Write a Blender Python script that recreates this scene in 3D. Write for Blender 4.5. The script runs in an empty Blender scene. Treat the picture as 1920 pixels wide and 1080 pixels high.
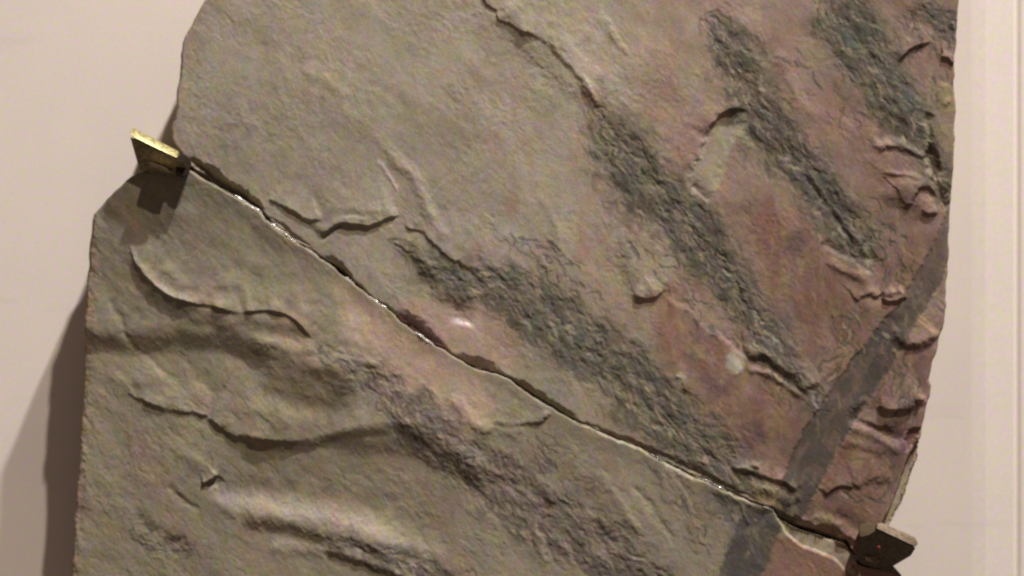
import bpy, math
import numpy as np

# ------------------------------------------------------------------ frame, camera, light
W = 0.60                      # metres of wall across the picture
S = W / 1920.0                # one photo pixel on the wall, in metres
D = 1.30                      # camera distance from the wall
FRONT = 150.0                 # height of the slab face above the wall (px units, about 47 mm)
BACK = 62.0                   # height of the slab back above the wall


def P(px, py, h=0.0):
    """point at height h (px units) over the wall that the lens sees at photo pixel px, py"""
    k = (D - h * S) / D
    return ((px - 960.0) * S * k, -h * S, (540.0 - py) * S * k)


sc = bpy.context.scene
cd = bpy.data.cameras.new('camera')
cam = bpy.data.objects.new('camera', cd)
sc.collection.objects.link(cam)
cam.location = (0, -D, 0)
cam.rotation_euler = (math.radians(90), 0, 0)
cd.sensor_width = 36.0
cd.lens = 36.0 * D / W
cd.clip_start = 0.01
cd.clip_end = 50
cd.dof.use_dof = True
cd.dof.focus_distance = D - FRONT * S - 0.032
cd.dof.aperture_fstop = 2.6
sc.camera = cam

world = bpy.data.worlds.new('World')
sc.world = world
world.use_nodes = True
world.node_tree.nodes['Background'].inputs[0].default_value = (0.86, 0.69, 0.60, 1)
world.node_tree.nodes['Background'].inputs[1].default_value = 0.17


def lamp(name, shift, dist, power, radius, col):
    """spot lamp whose shadows fall by `shift` (px right, px down) per 150 px of height"""
    v = np.array([-shift[0], -150.0, shift[1]], float)
    v /= np.linalg.norm(v)
    l = bpy.data.lights.new(name, 'SPOT')
    l.energy = power
    l.shadow_soft_size = radius
    l.spot_size = math.radians(27)
    l.spot_blend = 1.0
    l.color = col
    o = bpy.data.objects.new(name, l)
    sc.collection.objects.link(o)
    o.location = tuple(v * dist)
    from mathutils import Vector
    o.rotation_euler = (Vector((-0.12, 0, 0.02)) - Vector(v * dist)).to_track_quat('-Z', 'Y').to_euler()
    return o


lamp('gallery_spotlight', (-82, 262), 4.0, 470, 0.050, (1.0, 0.943, 0.889))
lamp('gallery_spotlight', (-158, 445), 4.0, 790, 0.055, (1.0, 1.04, 1.10))

sc.view_settings.view_transform = 'Standard'
sc.view_settings.look = 'None'
sc.view_settings.exposure = 0
sc.view_settings.gamma = 1
sc.render.film_transparent = False
sc.cycles.filter_width = 2.2
sc.cycles.use_denoising = True

# ------------------------------------------------------------------ noise
rng = np.random.default_rng(7)
TAB = rng.uniform(-1, 1, (24, 256, 256)).astype(np.float32)


def vn(x, y, seed=0):
    xi = np.floor(x).astype(np.int32)
    yi = np.floor(y).astype(np.int32)
    fx = (x - xi).astype(np.float32)
    fy = (y - yi).astype(np.float32)
    fx = fx * fx * fx * (fx * (fx * 6 - 15) + 10)
    fy = fy * fy * fy * (fy * (fy * 6 - 15) + 10)
    t = TAB[seed % 24]
    a, b, c, d = xi & 255, (xi + 1) & 255, yi & 255, (yi + 1) & 255
    return (t[c, a] * (1 - fx) + t[c, b] * fx) * (1 - fy) + (t[d, a] * (1 - fx) + t[d, b] * fx) * fy


def fbm(u, v, size, octs=4, seed=0, ang=0.0, stretch=1.0, gain=0.5):
    """ang: direction of elongation in image degrees (positive = down to the right)"""
    a = math.radians(ang)
    x = (u * math.cos(a) + v * math.sin(a)) / (size * stretch)
    y = (-u * math.sin(a) + v * math.cos(a)) / size
    out = 0
    amp = 1.0
    tot = 0
    for i in range(octs):
        out = out + amp * vn(x * 2 ** i + 13.7 * i + seed * 5.1, y * 2 ** i + 7.3 * i + seed * 3.3, seed + i)
        tot += amp
        amp *= gain
    return out / tot * 1.6


def sstep(a, b, x):
    t = np.clip((x - a) / (b - a), 0, 1)
    return t * t * (3 - 2 * t)


def curve(pts, n=6):
    """Catmull-Rom through the points"""
    p = np.array(pts, float)
    if len(p) < 3:
        return p
    q = np.vstack([2 * p[0] - p[1], p, 2 * p[-1] - p[-2]])
    out = []
    for i in range(1, len(q) - 2):
        for k in range(n):
            t = k / n
            out.append(0.5 * ((2 * q[i]) + (-q[i - 1] + q[i + 1]) * t + (2 * q[i - 1] - 5 * q[i] + 4 * q[i + 1] - q[i + 2]) * t * t
                              + (-q[i - 1] + 3 * q[i] - 3 * q[i + 1] + q[i + 2]) * t ** 3))
    out.append(p[-1])
    return np.array(out)


class Grid:
    def __init__(self, u0, v0, u1, v1, step):
        self.u = np.arange(u0, u1, step, dtype=np.float64)
        v = np.arange(max(v0, -60), min(v1, 1130), step, dtype=np.float64)
        # coarser rows beyond the top and bottom of the picture
        if v0 < -60:
            v = np.concatenate([np.arange(v0, -60 - 6, 6.0), v])
        if v1 > 1130:
            v = np.concatenate([v, np.arange(v[-1] + 6, v1, 6.0)])
        self.v = v
        self.step, self.u0, self.v0 = step, u0, v0
        self.U, self.V = np.meshgrid(self.u, self.v)
        self.H = np.zeros_like(self.U)
        U, V = self.U, self.V
        self.WU = U + 3.2 * fbm(U, V, 26, 3, 1) + 1.3 * fbm(U, V, 6, 2, 5)
        self.WV = V + 3.2 * fbm(U, V, 26, 3, 3) + 1.3 * fbm(U, V, 6, 2, 8)
        self.m = {}

    def mask(self, name):
        if name not in self.m:
            self.m[name] = np.zeros_like(self.U)
        return self.m[name]

    def window(self, pts, pad):
        lo = np.min(pts, 0) - pad
        hi = np.max(pts, 0) + pad
        i0 = int(np.clip((lo[0] - self.u0) / self.step, 0, len(self.u)))
        i1 = int(np.clip((hi[0] - self.u0) / self.step + 1, 0, len(self.u)))
        j0 = int(np.searchsorted(self.v, lo[1]))
        j1 = int(min(np.searchsorted(self.v, hi[1]) + 1, len(self.v)))
        return (slice(j0, j1), slice(i0, i1))

    def dist(self, pts, pad, warp=1.0, smooth=True):
        """window, distance, signed distance (+ = above when drawn left to right), t along"""
        c = curve(pts) if smooth else np.array(pts, float)
        sl = self.window(c, pad + 8)
        U = self.U[sl] + (self.WU[sl] - self.U[sl]) * warp
        V = self.V[sl] + (self.WV[sl] - self.V[sl]) * warp
        best = np.full(U.shape, 1e9)
        sd = np.zeros(U.shape)
        tt = np.zeros(U.shape)
        seg = np.diff(c, axis=0)
        L = np.hypot(seg[:, 0], seg[:, 1])
        cum = np.concatenate([[0], np.cumsum(L)])
        for i in range(len(seg)):
            if L[i] < 1e-6:
                continue
            dx, dy = seg[i]
            t = np.clip(((U - c[i, 0]) * dx + (V - c[i, 1]) * dy) / L[i] ** 2, 0, 1)
            ex = U - c[i, 0] - t * dx
            ey = V - c[i, 1] - t * dy
            d = ex * ex + ey * ey
            side = -(dx * (V - c[i, 1]) - dy * (U - c[i, 0])) / L[i]
            b = (d < best - 1e-7) | ((np.abs(d - best) <= 1e-7) & (np.abs(side) > np.abs(sd)))
            best = np.where(b, np.minimum(d, best), best)
            sd = np.where(b, side, sd)
            tt = np.where(b, (cum[i] + t * L[i]) / cum[-1], tt)
        best = np.sqrt(best)
        return sl, best, np.where(sd >= 0, best, -best), tt

    @staticmethod
    def taper(t, e0=0.12, e1=0.12):
        a = sstep(0, e0, t) if e0 > 0 else 1
        b = sstep(0, e1, 1 - t) if e1 > 0 else 1
        return a * b

    def ridge(self, pts, w, amp, e=(0.15, 0.15), warp=1.0):
        sl, d, s, t = self.dist(pts, w * 2.6, warp)
        self.H[sl] += 0.72 * amp * np.exp(-(d / w) ** 2) * self.taper(t, *e) * (1 + (0.35 if w < 10 else 0.12) * fbm(self.U[sl], self.V[sl], 22, 2, 4))

    def step_(self, pts, amp, w, decay, e=(0.12, 0.12), warp=1.0):
        """a little cliff: the side above the line (line drawn left to right) stands amp higher and eases off over decay"""
        sl, d, s, t = self.dist(pts, max(decay * 2.5, w * 2), warp)
        prof = sstep(-w, w, s) * np.exp(-(np.maximum(s, 0) / decay) ** 1.5)
        self.H[sl] += 0.8 * amp * prof * self.taper(t, *e) * (1 + (0.3 if w < 8 else 0.06) * fbm(self.U[sl], self.V[sl], 26, 2, 9))

    def paint(self, name, pts, w, soft, val=1.0, e=(0.08, 0.08), warp=1.0):
        m = self.mask(name)
        wm = w if np.isscalar(w) else max(w)
        sl, d, s, t = self.dist(pts, wm + soft + 4, warp)
        ww = w if np.isscalar(w) else np.interp(t, np.linspace(0, 1, len(w)), w)
        m[sl] = np.maximum(m[sl], val * (1 - sstep(ww - soft, ww + soft, d)) * self.taper(t, *e))

    def inside(self, poly, U, V):
        ins = np.zeros(U.shape, bool)
        n = len(poly)
        for i in range(n):
            x0, y0 = poly[i]
            x1, y1 = poly[(i + 1) % n]
            if y0 == y1:
                continue
            cr = ((y0 <= V) != (y1 <= V))
            ins ^= cr & (U < x0 + (V - y0) * (x1 - x0) / (y1 - y0))
        return ins

    def region(self, poly, soft, warp=1.0):
        """window, 0..1 soft membership of a polygon"""
        c = np.array(list(poly) + [poly[0]], float)
        sl, d, s, t = self.dist(c, soft + 4, warp, smooth=False)
        U = self.U[sl] + (self.WU[sl] - self.U[sl]) * warp
        V = self.V[sl] + (self.WV[sl] - self.V[sl]) * warp
        ins = self.inside([tuple(q) for q in poly], U, V)
        sd = np.where(ins, d, -d)
        return sl, sstep(-soft, soft, sd)

    def fill(self, name, poly, soft, val=1.0, warp=1.0):
        m = self.mask(name)
        sl, r = self.region(poly, soft, warp)
        m[sl] = np.maximum(m[sl], val * r)

    def lift(self, poly, soft, amp, warp=1.0):
        sl, r = self.region(poly, soft, warp)
        self.H[sl] += amp * r


# ------------------------------------------------------------------ helpers for objects
C = sc.collection


def tag(o, label=None, cat=None, group=None, kind=None):
    for k, v in (('label', label), ('category', cat), ('group', group), ('kind', kind)):
        if v:
            o[k] = v
    return o


def empty(name, loc=(0, 0, 0)):
    o = bpy.data.objects.new(name, None)
    o.empty_display_size = 0.02
    o.location = loc
    C.objects.link(o)
    return o


def link(name, me, mat, parent=None):
    o = bpy.data.objects.new(name, me)
    C.objects.link(o)
    if mat:
        me.materials.append(mat)
    if parent:
        o.parent = parent
        o.location = tuple(-x for x in parent.location)
    return o


def mesh_np(name, co, quads, tris=None, normals=None, color=None):
    me = bpy.data.meshes.new(name)
    nq = len(quads)
    me.vertices.add(len(co))
    me.vertices.foreach_set('co', co.astype(np.float32).ravel())
    me.loops.add(nq * 4)
    me.loops.foreach_set('vertex_index', quads.astype(np.int32).ravel())
    me.polygons.add(nq)
    me.polygons.foreach_set('loop_start', np.arange(nq, dtype=np.int32) * 4)
    me.polygons.foreach_set('use_smooth', np.ones(nq, bool))
    me.update(calc_edges=True)
    if color is not None:
        at = me.color_attributes.new('pigment', 'FLOAT_COLOR', 'POINT')
        at.data.foreach_set('color', color.astype(np.float32).ravel())
    if normals is not None:
        me.normals_split_custom_set_from_vertices(normals.astype(np.float32))
    return me


def nodes_mat(name):
    m = bpy.data.materials.new(name)
    m.use_nodes = True
    nt = m.node_tree
    return m, nt, nt.nodes['Principled BSDF']


def N(nt, t, **kw):
    n = nt.nodes.new(t)
    for k, v in kw.items():
        if k in n.inputs:
            n.inputs[k].default_value = v
        else:
            setattr(n, k, v)
    return n


def rock_material():
    m, nt, b = nodes_mat('rock')
    L = nt.links.new
    geo = N(nt, 'ShaderNodeNewGeometry')
    att = N(nt, 'ShaderNodeAttribute', attribute_name='pigment')
    # fine grain: three noises, each tinting the pigment a little
    n1 = N(nt, 'ShaderNodeTexNoise', Scale=330.0, Detail=3.0, Roughness=0.6)
    n2 = N(nt, 'ShaderNodeTexNoise', Scale=150.0, Detail=4.0, Roughness=0.65)
    n3 = N(nt, 'ShaderNodeTexNoise', Scale=900.0, Detail=2.0)
    for n in (n1, n2, n3):
        L(geo.outputs['Position'], n.inputs['Vector'])
    r1 = N(nt, 'ShaderNodeValToRGB')
    r1.color_ramp.elements[0].position = 0.30
    r1.color_ramp.elements[0].color = (1.05, 0.955, 1.07, 1)
    r1.color_ramp.elements[1].position = 0.70
    r1.color_ramp.elements[1].color = (0.97, 1.035, 0.86, 1)
    L(n1.outputs['Fac'], r1.inputs[0])
    r2 = N(nt, 'ShaderNodeValToRGB')
    r2.color_ramp.elements[0].position = 0.28
    r2.color_ramp.elements[0].color = (0.90, 0.91, 0.92, 1)
    r2.color_ramp.elements[1].position = 0.72
    r2.color_ramp.elements[1].color = (1.10, 1.09, 1.07, 1)
    L(n2.outputs['Fac'], r2.inputs[0])
    r3 = N(nt, 'ShaderNodeMapRange')
    r3.inputs['From Min'].default_value = 0.3
    r3.inputs['From Max'].default_value = 0.7
    r3.inputs['To Min'].default_value = 0.86
    r3.inputs['To Max'].default_value = 1.14
    L(n3.outputs['Fac'], r3.inputs['Value'])
    a = N(nt, 'ShaderNodeVectorMath', operation='MULTIPLY')
    L(att.outputs['Color'], a.inputs[0])
    L(r1.outputs['Color'], a.inputs[1])
    c = N(nt, 'ShaderNodeVectorMath', operation='MULTIPLY')
    L(a.outputs[0], c.inputs[0])
    L(r2.outputs['Color'], c.inputs[1])
    d = N(nt, 'ShaderNodeVectorMath', operation='SCALE')
    L(c.outputs[0], d.inputs[0])
    L(r3.outputs[0], d.inputs['Scale'])
    L(d.outputs[0], b.inputs['Base Color'])
    b.inputs['Roughness'].default_value = 0.72
    b.inputs['Specular IOR Level'].default_value = 0.22
    bp = N(nt, 'ShaderNodeBump', Strength=0.18, Distance=0.0005)
    L(n3.outputs['Fac'], bp.inputs['Height'])
    L(bp.outputs[0], b.inputs['Normal'])
    return m


ROCK = rock_material()
VARNISHED = rock_material()
VARNISHED.name = 'varnished_rock'
VARNISHED.node_tree.nodes['Principled BSDF'].inputs['Roughness'].default_value = 0.38
VARNISHED.node_tree.nodes['Principled BSDF'].inputs['Specular IOR Level'].default_value = 0.7


def cream(name, col, scale=7.0, var=0.03):
    m, nt, b = nodes_mat(name)
    L = nt.links.new
    geo = N(nt, 'ShaderNodeNewGeometry')
    n = N(nt, 'ShaderNodeTexNoise', Scale=scale, Detail=5.0, Roughness=0.6)
    n2 = N(nt, 'ShaderNodeTexNoise', Scale=260.0, Detail=3.0)
    L(geo.outputs['Position'], n.inputs['Vector'])
    L(geo.outputs['Position'], n2.inputs['Vector'])
    r = N(nt, 'ShaderNodeValToRGB')
    r.color_ramp.elements[0].position = 0.3
    r.color_ramp.elements[1].position = 0.7
    r.color_ramp.elements[0].color = tuple(c * (1 - var) for c in col) + (1,)
    r.color_ramp.elements[1].color = tuple(min(1, c * (1 + var) * t) for c, t in zip(col, (1.0, 1.0, 0.94))) + (1,)
    L(n.outputs['Fac'], r.inputs[0])
    r2 = N(nt, 'ShaderNodeValToRGB')
    r2.color_ramp.elements[0].position = 0.35
    r2.color_ramp.elements[1].position = 0.65
    r2.color_ramp.elements[0].color = (1.03, 0.955, 1.07, 1)
    r2.color_ramp.elements[1].color = (0.97, 1.02, 0.87, 1)
    L(n2.outputs['Fac'], r2.inputs[0])
    v = N(nt, 'ShaderNodeVectorMath', operation='MULTIPLY')
    L(r.outputs['Color'], v.inputs[0])
    L(r2.outputs['Color'], v.inputs[1])
    # faint scuffs and a fine roller grain
    mp = N(nt, 'ShaderNodeMapping')
    mp.inputs['Scale'].default_value = (4.0, 4.0, 26.0)
    mp.inputs['Rotation'].default_value = (0, 0.35, 0)
    L(geo.outputs['Position'], mp.inputs['Vector'])
    n4 = N(nt, 'ShaderNodeTexNoise', Scale=2.2, Detail=6.0, Roughness=0.7)
    L(mp.outputs[0], n4.inputs['Vector'])
    m4 = N(nt, 'ShaderNodeMapRange')
    for k_, v_ in (('From Min', 0.60), ('From Max', 0.76), ('To Min', 1.0), ('To Max', 0.90)):
        m4.inputs[k_].default_value = v_
    L(n4.outputs['Fac'], m4.inputs['Value'])
    n5 = N(nt, 'ShaderNodeTexNoise', Scale=620.0, Detail=3.0)
    L(geo.outputs['Position'], n5.inputs['Vector'])
    m5 = N(nt, 'ShaderNodeMapRange')
    for k_, v_ in (('From Min', 0.3), ('From Max', 0.7), ('To Min', 0.955), ('To Max', 1.045)):
        m5.inputs[k_].default_value = v_
    L(n5.outputs['Fac'], m5.inputs['Value'])
    mm = N(nt, 'ShaderNodeMath', operation='MULTIPLY')
    L(m4.outputs[0], mm.inputs[0])
    L(m5.outputs[0], mm.inputs[1])
    v2 = N(nt, 'ShaderNodeVectorMath', operation='SCALE')
    L(v.outputs[0], v2.inputs[0])
    L(mm.outputs[0], v2.inputs['Scale'])
    L(v2.outputs[0], b.inputs['Base Color'])
    b.inputs['Roughness'].default_value = 0.75
    b.inputs['Specular IOR Level'].default_value = 0.15
    bp = N(nt, 'ShaderNodeBump', Strength=0.05, Distance=0.0004)
    L(n2.outputs['Fac'], bp.inputs['Height'])
    L(bp.outputs[0], b.inputs['Normal'])
    return m


# ------------------------------------------------------------------ wall and frame
def extrude_profile(name, prof, z0, z1, mat, parent=None):
    """prof: list of (x, y) metres; swept straight up"""
    co, q = [], []
    n = len(prof)
    for x, y in prof:
        co.append((x, y, z0))
    for x, y in prof:
        co.append((x, y, z1))
    me = bpy.data.meshes.new(name)
    faces = [(i, i + 1, n + i + 1, n + i) for i in range(n - 1)]
    me.from_pydata(co, [], faces)
    return link(name, me, mat, parent)


CREAM = cream('cream_wall_paint', (0.752, 0.640, 0.572), 7.0, 0.05)
CREAM3 = cream('dull_edge_paint', (0.67, 0.575, 0.52), 9.0, 0.02)
CREAM2 = cream('cream_frame_paint', (0.865, 0.745, 0.66), 9.0, 0.02)

me = bpy.data.meshes.new('wall')
me.from_pydata([(-0.9, 0, -0.7), (0.9, 0, -0.7), (0.9, 0, 0.7), (-0.9, 0, 0.7)], [], [(0, 1, 2, 3)])
wall = link('wall', me, CREAM)
tag(wall, kind='structure')


def X(px, h=0):
    return P(px, 0, h)[0]


frame = empty('frame_moulding', (X(1870), 0, 0))
frame['kind'] = 'thing'
tag(frame, 'cream vertical frame moulding with a narrow groove along the right edge, beside the slabs', 'frame')
H1 = 5.0


def bead(x0, x1, h, r, px_to=H1):
    """profile of a flat board with rounded long edges"""
    pr = []
    for a in np.linspace(0, math.pi / 2, 7):
        pr.append((x0 + r - r * math.cos(a), -(h - r) - r * math.sin(a)))
    pr = [(x0, 0.0)] + pr
    for a in np.linspace(math.pi / 2, 0, 7):
        pr.append((x1 - r + r * math.cos(a), -(h - r) - r * math.sin(a)))
    pr.append((x1, 0.0))
    return pr


def rail(x0, x1, h, w0, w1):
    pr = []
    for t in np.linspace(0, 1, 9):
        pr.append((x0 + t * w0, -h * t ** 0.9 - 0.00002))
    for t in np.linspace(1, 0, 9):
        pr.append((x1 - t * w1, -h * (t * t * (3 - 2 * t)) - 0.0002))
    return pr


extrude_profile('inner_rail', rail(X(1820), X(1905), 3.4 * S, 27 * S, 5 * S), -0.6, 0.6, CREAM2, frame)
extrude_profile('outer_rail', rail(X(1909), X(2080), 3.0 * S, 5 * S, 8 * S), -0.6, 0.6, CREAM2, frame)

# ------------------------------------------------------------------ outlines of the two slabs
LC = [(345, 306), (352, 316), (362, 324), (400, 346), (436, 364), (452, 374), (470, 386), (486, 396), (500, 412), (520, 428),
      (545, 446), (556, 456), (575, 466), (600, 484), (625, 502), (650, 522), (663, 532), (680, 545), (700, 562), (722, 576),
      (738, 590), (752, 604), (780, 624), (802, 640), (825, 653), (850, 668), (870, 680), (890, 692), (912, 697), (930, 700),
      (955, 712), (980, 732), (1000, 745), (1030, 762), (1050, 775), (1085, 792), (1110, 803), (1150, 820), (1200, 840),
      (1240, 862), (1270, 878), (1300, 893), (1330, 903), (1360, 918), (1400, 938), (1430, 950), (1447, 955), (1460, 972),
      (1490, 990), (1530, 1003), (1560, 1012), (1585, 1022), (1600, 1045), (1612, 1060), (1650, 1068), (1690, 1078)]
LOW_LEFT = [(130, 1210), (133, 1080), (136, 1010), (140, 950), (145, 900), (149, 830), (151, 770), (155, 720), (157, 660),
            (160, 610), (163, 560), (165, 510), (170, 460), (174, 412), (178, 401), (198, 380), (222, 356), (240, 338),
            (258, 325), (300, 318)]
gx = [345, 440, 490, 525, 575, 610, 650, 700, 740, 800, 900, 1000, 1080, 1110, 1300, 1440, 1480, 1550, 1600, 1700]
gg = [9, 8, 6, 4, 1.8, 4, 6, 1.8, 2.5, 1.8, 2.6, 4, 3, 2, 2, 3, 8, 9, 9, 9]
UC = []
for (x, y) in LC:
    if x <= 1612:
        g = float(np.interp(x, gx, gg))
        UC.append((x + 0.5 * g, y - 0.87 * g))
UP_LEFT = [(720, -420), (650, -340), (570, -230), (472, -100), (404, -22), (384, 0), (372, 22), (358, 48), (345, 68), (341, 80), (338, 120), (334, 160), (330, 200),
           (326, 225), (320, 240), (324, 262), (336, 284)]
UP_RIGHT = [(1640, 1030), (1655, 1012), (1668, 985), (1690, 945), (1707, 900), (1722, 850), (1728, 822), (1729, 806), (1737, 768),
            (1745, 736), (1747, 722), (1743, 712), (1750, 680), (1757, 650), (1770, 605), (1776, 575), (1777, 545), (1775, 530),
            (1779, 480), (1782, 420), (1784, 380), (1789, 310), (1791, 260), (1793, 210), (1790, 180), (1789, 130), (1792, 80),
            (1797, 20), (1799, 0), (1803, -130), (1806, -420)]


def rough(pts, amp, size, seed, step=2.5):
    p = np.array(pts, float)
    out = []
    for i in range(len(p) - 1):
        L = np.hypot(*(p[i + 1] - p[i]))
        k = max(1, int(L / step))
        for j in range(k):
            out.append(p[i] + (p[i + 1] - p[i]) * j / k)
    out.append(p[-1])
    out = np.array(out)
    dx = fbm(out[:, 0], out[:, 1], size, 4, seed)
    dy = fbm(out[:, 0], out[:, 1], size, 4, seed + 9)
    out[:, 0] += amp * dx
    out[:, 1] += amp * dy
    return [tuple(q) for q in out]


lc_r = rough(LC, 1.3, 16, 2)
uc_r = rough(UC, 1.3, 16, 2)
up_poly = rough(UP_LEFT, 1.8, 30, 4) + uc_r + rough(UP_RIGHT, 2.2, 26, 6)
low_poly = rough(LOW_LEFT, 1.6, 34, 8) + lc_r + [(1705, 1210)]


# ------------------------------------------------------------------ colours (albedo) of the stone
def col(*c):
    return np.array(c, float)


TAN = col(0.342, 0.280, 0.203)
OLIVE = col(0.304, 0.256, 0.172)
GREY = col(0.308, 0.254, 0.194)
PINK = col(0.298, 0.180, 0.136)
ROSE = col(0.216, 0.117, 0.082)
PALEPINK = col(0.38, 0.268, 0.196)
PALE = col(0.40, 0.34, 0.225)
DARK = col(0.062, 0.054, 0.043)
DARKG = col(0.048, 0.060, 0.043)
STEM = col(0.084, 0.070, 0.060)
YELLOW = col(0.36, 0.29, 0.14)
WHITE = col(0.62, 0.56, 0.46)
CHALK_HIGHLIGHT = col(0.50, 0.40, 0.33)  # pale ridge lines, and highlights painted on the fold crests


def mixc(c, k, m):
    return c + (k - c) * np.clip(m, 0, 1)[..., None]


def frond_texture(g):
    """mottled clumps with needle-like strands: 0..1"""
    U, V = g.WU + 7 * fbm(g.U, g.V, 34, 2, 14), g.WV + 7 * fbm(g.U, g.V, 34, 2, 18)
    a = fbm(U, V, 13, 4, 3, ang=52, stretch=2.6, gain=0.6)
    b = fbm(U, V, 30, 3, 6, ang=52, stretch=2.0)
    c = fbm(U, V, 7, 3, 11, ang=78, stretch=1.9, gain=0.55)
    n = 1 - np.abs(fbm(U, V, 13, 3, 15, ang=62, stretch=2.6))      # thin strands
    return np.clip(0.60 + 0.75 * a + 0.55 * b + 0.30 * c + 0.5 * (n - 0.75), 0, 1)


def grain_height(g):
    """the split, grainy surface of the stone, striated down to the right"""
    U, V = g.U, g.V
    U, V = U + 6 * fbm(U, V, 40, 2, 11), V + 6 * fbm(U, V, 40, 2, 13)
    h = 1.4 * fbm(U, V, 80, 2, 2, ang=50, stretch=1.8)
    h += 0.27 * fbm(U, V, 19, 3, 5, ang=55, stretch=1.7) * (0.7 + 0.6 * fbm(U, V, 90, 2, 7))
    h += 0.24 * fbm(U, V, 7, 3, 9, ang=50, stretch=1.4) * (0.8 + 0.7 * fbm(U, V, 60, 2, 17))
    return h


def flecks(g, line, ws, n, seed, dark='fd', light='fl', frac=0.20, ln=(12, 56), wd=(1.4, 3.6), fan=22, reach=1.15):
    """hundreds of little curved leaf strokes set along a frond axis; dark ones slightly sunken, light ones between them"""
    rg = np.random.default_rng(seed)
    c = curve(line)
    seg = np.diff(c, axis=0)
    L = np.hypot(seg[:, 0], seg[:, 1])
    cum = np.concatenate([[0], np.cumsum(L)]) / L.sum()
    for i in range(n):
        t = rg.uniform(0, 1)
        k = min(np.searchsorted(cum, t, side='right') - 1, len(seg) - 1)
        p = c[k] + seg[k] * (t - cum[k]) / max(cum[k + 1] - cum[k], 1e-9)
        w = np.interp(t, np.linspace(0, 1, len(ws)), ws)
        ax = math.atan2(seg[k][1], seg[k][0])
        side = rg.normal(0, 0.5) * reach
        q = p + w * side * np.array([-math.sin(ax), math.cos(ax)])
        isl = rg.uniform() < frac
        a0 = ax - math.copysign(math.radians(rg.uniform(0, fan)), -side) + rg.normal(0, 0.25)
        l = rg.uniform(*ln) * (0.7 if isl else 1.0)
        bend = rg.normal(0, 0.18)
        d = np.array([math.cos(a0), math.sin(a0)])
        nn_ = np.array([-d[1], d[0]])
        pts = [q - d * l / 2, q + nn_ * bend * l, q + d * l / 2]
        wdt = rg.uniform(*wd)
        val = rg.uniform(0.35, 1.0) * (1.0 if abs(side) < 0.7 else 0.6)
        cc = curve(pts, 3)
        sl, dd, s_, tt = g.dist(cc, wdt + 3, 1.2, smooth=False)
        if dd.size == 0:
            continue
        m = (1 - sstep(wdt * 0.3, wdt + 1.4, dd)) * g.taper(tt, .3, .3)
        nm = g.mask(light if isl else dark)
        nm[sl] = np.maximum(nm[sl], val * m)
        g.H[sl] += (0.20 if isl else -0.36) * val * m


def streaks(g, box, n, seed, name, ln=(15, 70), wd=(1.0, 2.6), ang=58, spread=9, val=(.15, .5), dh=0.3):
    """fine scratches and bedding streaks scattered over the face"""
    rg = np.random.default_rng(seed)
    for i in range(n):
        q = np.array([rg.uniform(box[0], box[2]), rg.uniform(box[1], box[3])])
        a0 = math.radians(ang + rg.normal(0, spread))
        l = rg.uniform(*ln)
        d = np.array([math.cos(a0), math.sin(a0)])
        nn_ = np.array([-d[1], d[0]])
        w = rg.uniform(*wd)
        cc = curve([q - d * l / 2, q + nn_ * rg.normal(0, .05) * l, q + d * l / 2], 3)
        sl, dd, s_, tt = g.dist(cc, w + 3, 1.3, smooth=False)
        if dd.size == 0:
            continue
        v = rg.uniform(*val)
        m = (1 - sstep(w * 0.3, w + 1.5, dd)) * g.taper(tt, .4, .4)
        mm = g.mask(name)
        mm[sl] = np.maximum(mm[sl], v * m)
        g.H[sl] += dh * v * m


def mottle(g, base, amt=1.0):
    """mineral mottling: yellow-mauve and green-red shifts, and light-dark clouds, at several sizes"""
    U, V = g.WU, g.WV
    yb = 0.62 * fbm(U, V, 10, 2, 5, ang=88, stretch=1.3) + 0.28 * fbm(U, V, 26, 3, 12, ang=75, stretch=1.5)
    rg_ = 0.6 * fbm(U, V, 8, 2, 7, ang=88, stretch=1.3) + 0.28 * fbm(U, V, 31, 3, 16, ang=80, stretch=1.6)
    lm = 0.45 * fbm(U, V, 8, 3, 10, ang=52, stretch=1.8) + 0.45 * fbm(U, V, 38, 3, 20, ang=55, stretch=1.7) + 0.35 * fbm(U, V, 120, 2, 1)
    t = np.stack([1 + amt * (0.075 * rg_ + 0.02 * yb), 1 + amt * (-0.075 * rg_ + 0.03 * yb), 1 - amt * 0.24 * yb], -1)
    return base * t * (1 + amt * 0.15 * lm)[..., None]


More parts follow.
